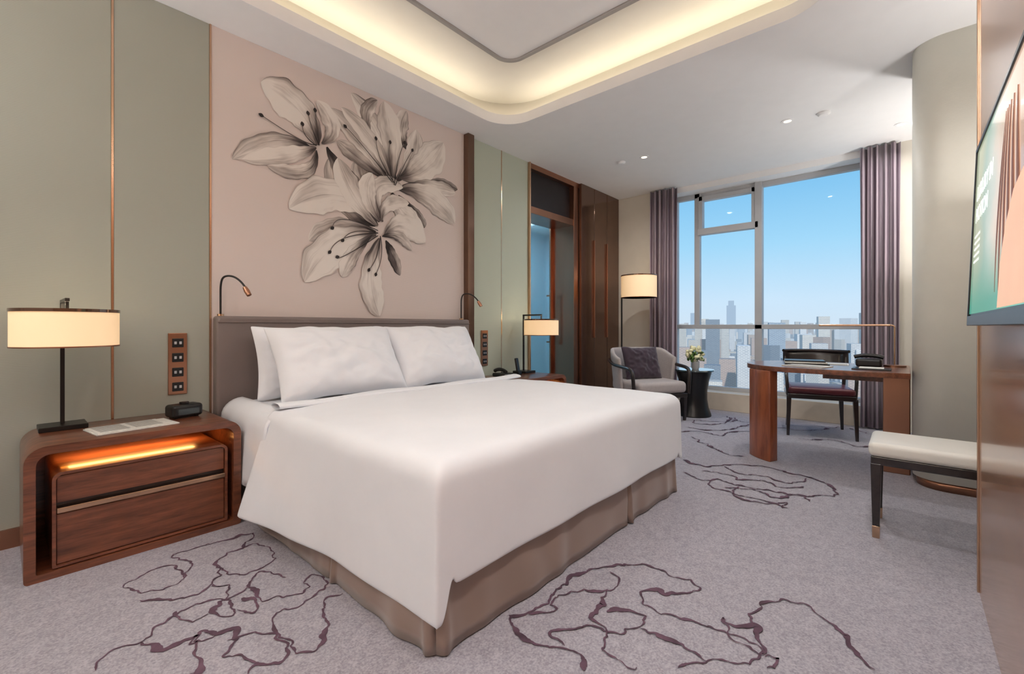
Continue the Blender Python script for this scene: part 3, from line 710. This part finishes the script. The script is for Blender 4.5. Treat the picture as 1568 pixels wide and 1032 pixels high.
grid('back_rest',lambda u,v:(.27*math.sin((u-.5)*2.2)/math.sin(1.1),.30-.12*(abs(u-.5)*2)**2+.03*v,.60+.20*v),24,4,M['darkwood'],dc,solid=.03)
tube('top_rail',[(.28,.17,.80),(.2,.27,.80),(0,.335,.80),(-.2,.27,.80),(-.28,.17,.80)],.015,M['darkwood'],dc)
for s in(-1,1):
    tube('back_post',[(s*.24,.22,.36),(s*.25,.24,.6),(s*.26,.2,.80)],.016,M['darkwood'],dc)
    tube('arm',[(s*.265,-.20,.38),(s*.275,-.2,.52),(s*.28,-.16,.60),(s*.285,0,.62),(s*.265,.2,.66)],.015,M['darkwood'],dc)
# ---------------- BENCH
bn=group('bench')
box('seat_cushion',2.85,3.22,-.72,.145,.405,.475,M['wleather'],bn,.025,5,True)
box('seat_frame',2.86,3.21,-.71,.135,.365,.408,M['darkwood'],bn,.006)
for i,(x,y) in enumerate(((2.88,.115),(3.19,.115),(2.88,-.69),(3.19,-.69))):
    leg('leg_%d'%i,x,y,.37,.013,.021,M['darkwood'],bn); leg('leg_tip_%d'%i,x,y,.06,.0145,.0155,M['copper'],bn)
# ---------------- ceiling fixtures
def downlight(x,y,e,size=.09):
    g=group('downlight',(x,y,ZC)); 
    lathe('trim_ring',[(.032,0),(.05,0),(.05,-.004),(.032,-.006),(.032,0)],M['ceil'],g,n=32)
    lathe('lens',[(.0,-.001),(.032,-.001),(.032,-.002),(.0,-.002)],M['lamplit'],g,n=32)
    L=D.lights.new('downlight_lamp','AREA'); L.shape='DISK'; L.size=size; L.energy=e; L.color=(1,.985,.975); L.spread=math.radians(160)
    lo=D.objects.new('lamp',L); link(lo); lo.parent=g; lo.location=(0,0,-.012)
for x,y,e in((4.67,.805,9),(5.43,.04,5),(4.63,2.15,9)): downlight(x,y,e,.055)
for x,y,e in((-1.1,.6,9),(-1.1,2.3,9),(-.2,.03,9),(1.0,.03,10),(2.2,.03,10)): downlight(x,y,e,.2)  # unseen extra downlights, added around the camera as room fill
def detector(x,y,r):
    g=group('smoke_detector',(x,y,ZC)); lathe('body',[(r,0),(r,-.01),(r*.7,-.025),(0,-.028)],M['ceil'],g,n=32)
detector(4.70,.54,.05); detector(4.61,2.41,.045)
def cove(x,y,sx,sy,e):
    L=D.lights.new('cove_strip','AREA'); L.shape='RECTANGLE'; L.size=sx; L.size_y=sy; L.energy=e; L.color=(1,.885,.71)
    o=link(D.objects.new('cove_light',L)); o.location=(x,y,2.94); o.rotation_euler=(math.pi,0,0)
cove(1.26,2.97,3.4,.14,4.2); cove(1.26,.12,3.4,.14,4.2); cove(3.27,1.55,.14,2.3,3.0); cove(-.75,1.55,.14,2.3,3.0)
def fill_uplighter(x,y,e,h=1.55):  # invented floor uplighter, added out of view to brighten the ceiling
    g=group('added_fill_uplighter',(x,y,0))
    lathe('base',[(.13,0),(.13,.015),(.02,.03),(.0,.03)],M['dark'],g,n=32)
    tube('pole',[(0,0,.02),(0,0,h*.5),(0,0,h)],.012,M['dark'],g)
    lathe('bowl',[(.02,h-.02),(.10,h+.02),(.15,h+.08),(.145,h+.082),(.095,h+.03),(.0,h+.0)],M['bronze'],g,n=48)
    L=D.lights.new('added_fill_light','AREA'); L.shape='DISK'; L.size=.2; L.energy=e; L.color=(1,.985,.975)
    o=link(D.objects.new('uplight',L)); o.parent=g; o.location=(0,0,h+.07); o.rotation_euler=(math.pi,0,0)
fill_uplighter(-1.35,2.9,24); fill_uplighter(-1.35,.15,34); fill_uplighter(3.4,-.65,8,1.7); fill_uplighter(5.2,-.55,18,1.35)
L=D.lights.new('bath_lamp','AREA'); L.size=.8; L.energy=38; L.color=(.85,.95,1); o=link(D.objects.new('bathroom_ceiling_light',L)); o.location=(4.7,4.1,2.55)
# ---------------- OUTSIDE
def citymat():
    m,n,l,b=newmat('city_facades_hazed')
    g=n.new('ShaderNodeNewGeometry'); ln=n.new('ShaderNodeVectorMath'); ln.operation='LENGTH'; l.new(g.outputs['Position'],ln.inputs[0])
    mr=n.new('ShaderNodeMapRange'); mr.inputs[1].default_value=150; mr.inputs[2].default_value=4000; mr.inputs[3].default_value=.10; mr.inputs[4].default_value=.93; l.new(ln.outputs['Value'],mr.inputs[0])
    at=n.new('ShaderNodeAttribute'); at.attribute_name='bcol'
    br=n.new('ShaderNodeTexBrick'); br.inputs['Scale'].default_value=.2; br.inputs['Color1'].default_value=(.35,.4,.45,1); br.inputs['Color2'].default_value=(.6,.62,.62,1); br.inputs['Mortar'].default_value=(.95,.95,.95,1); br.inputs['Mortar Size'].default_value=.05
    cx=n.new('ShaderNodeSeparateXYZ'); l.new(g.outputs['Position'],cx.inputs[0]); ad=n.new('ShaderNodeMath'); l.new(cx.outputs[0],ad.inputs[0]); l.new(cx.outputs[1],ad.inputs[1])
    cb=n.new('ShaderNodeCombineXYZ'); l.new(ad.outputs[0],cb.inputs[0]); l.new(cx.outputs[2],cb.inputs[1]); l.new(cb.outputs[0],br.inputs['Vector'])
    mu=n.new('ShaderNodeMix'); mu.data_type='RGBA'; mu.blend_type='MULTIPLY'; mu.inputs[0].default_value=.7; l.new(at.outputs['Color'],mu.inputs[6]); l.new(br.outputs['Color'],mu.inputs[7])
    l.new(mu.outputs[2],b.inputs['Base Color']); b.inputs['Roughness'].default_value=.8
    em=n.new('ShaderNodeEmission'); em.inputs[0].default_value=(*s2l((180,200,219)),1); em.inputs[1].default_value=1  # aerial haze painted into the facades: pale blue emission growing with distance
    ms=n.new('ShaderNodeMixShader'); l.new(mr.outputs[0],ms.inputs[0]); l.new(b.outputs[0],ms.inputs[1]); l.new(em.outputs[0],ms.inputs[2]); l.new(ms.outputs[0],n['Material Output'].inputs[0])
    return m
random.seed(11)
V=[];F=[];CL=[]
pal=[(.6,.55,.48),(.66,.64,.62),(.5,.40,.33),(.36,.42,.48),(.8,.78,.75),(.52,.38,.31),(.22,.26,.3),(.74,.68,.6)]
GZ=-140
def bld(x,y,w,d,h,c,rot):
    k=len(V); ca,sa=math.cos(rot),math.sin(rot)
    for z in(GZ,GZ+h):
        for sx,sy in((-1,-1),(1,-1),(1,1),(-1,1)):
            V.append((x+(sx*w*ca-sy*d*sa)/2,y+(sx*w*sa+sy*d*ca)/2,z))
    for q in((4,5,6,7),(0,1,5,4),(1,2,6,5),(2,3,7,6),(3,0,4,7)):
        F.append(tuple(k+i for i in q)); CL.append(c)
for i in range(9000):
    R=260+(random.random()**.75)*4000; a=math.radians(random.uniform(-14,42))
    h=random.choice([20,45,60,80,90,100,110,118])*random.uniform(.75,1.1)
    if random.random()<.02+.05*(R>1500): h=random.uniform(128,158)
    if R<450: h=min(h,70)
    bld(R*math.cos(a),R*math.sin(a),random.uniform(10,24),random.uniform(10,22),h,random.choice(pal),random.choice([.3,.3,.35,1.1]))
a=math.radians(15.3); bld(2600*math.cos(a),2600*math.sin(a),42,42,250,(.35,.45,.55),.3); bld(2600*math.cos(a),2600*math.sin(a),26,26,275,(.35,.45,.55),.3)
a=math.radians(19.2); bld(2300*math.cos(a),2300*math.sin(a),34,34,205,(.35,.45,.55),.3)
k=len(V); V+= [(100,-3000,GZ),(9000,-6000,GZ),(9000,9000,GZ),(100,4000,GZ)]; F.append((k,k+1,k+2,k+3)); CL.append((.26,.32,.26))
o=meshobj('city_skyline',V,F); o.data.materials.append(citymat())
at=o.data.color_attributes.new('bcol','FLOAT_COLOR','CORNER')
for p,c in zip(o.data.polygons,CL):
    for li in p.loop_indices: at.data[li].color=(*c,1)
wd_=D.worlds.new('sky'); C.scene.world=wd_; wd_.use_nodes=True; n=wd_.node_tree.nodes; l=wd_.node_tree.links
bg=n['Background']; tc=n.new('ShaderNodeTexCoord'); sp=n.new('ShaderNodeSeparateXYZ'); l.new(tc.outputs['Generated'],sp.inputs[0])
rp=n.new('ShaderNodeValToRGB'); e=rp.color_ramp.elements; e[0].position=0; e[0].color=(*s2l((194,210,223)),1); e[1].position=.75; e[1].color=(*s2l((60,130,195)),1)
for p,c in((.05,(188,211,228)),(.16,(150,199,227)),(.36,(84,163,213))):
    x=e.new(p); x.color=(*s2l(c),1)
l.new(sp.outputs[2],rp.inputs[0]); l.new(rp.outputs[0],bg.inputs[0]); bg.inputs[1].default_value=1.25
S=D.lights.new('sun','SUN'); S.energy=3.2; S.angle=.02; S.color=(1,.95,.88); so=link(D.objects.new('sun',S)); so.rotation_euler=Vector((.75,.35,-.55)).to_track_quat('-Z','Y').to_euler()
L=D.lights.new('window_portal','AREA'); L.shape='RECTANGLE'; L.size=2.2; L.size_y=2.6; L.cycles.is_portal=True; o=link(D.objects.new('window_portal',L)); o.location=(6.27,1.33,1.52); o.rotation_euler=Vector((-1,0,0)).to_track_quat('-Z','Z').to_euler()
# ---------------- CAMERA
cam=D.cameras.new('camera'); cam.sensor_width=36; cam.lens=688/1568*36; cam.shift_y=-16/1568; cam.clip_end=12000; cam.clip_start=.02
co=link(D.objects.new('camera',cam)); co.location=(0,0,1.05); co.rotation_euler=Vector((.7513,.66,0)).to_track_quat('-Z','Y').to_euler(); C.scene.camera=co
C.scene.view_settings.view_transform='Standard'
C.scene.view_settings.exposure=.04
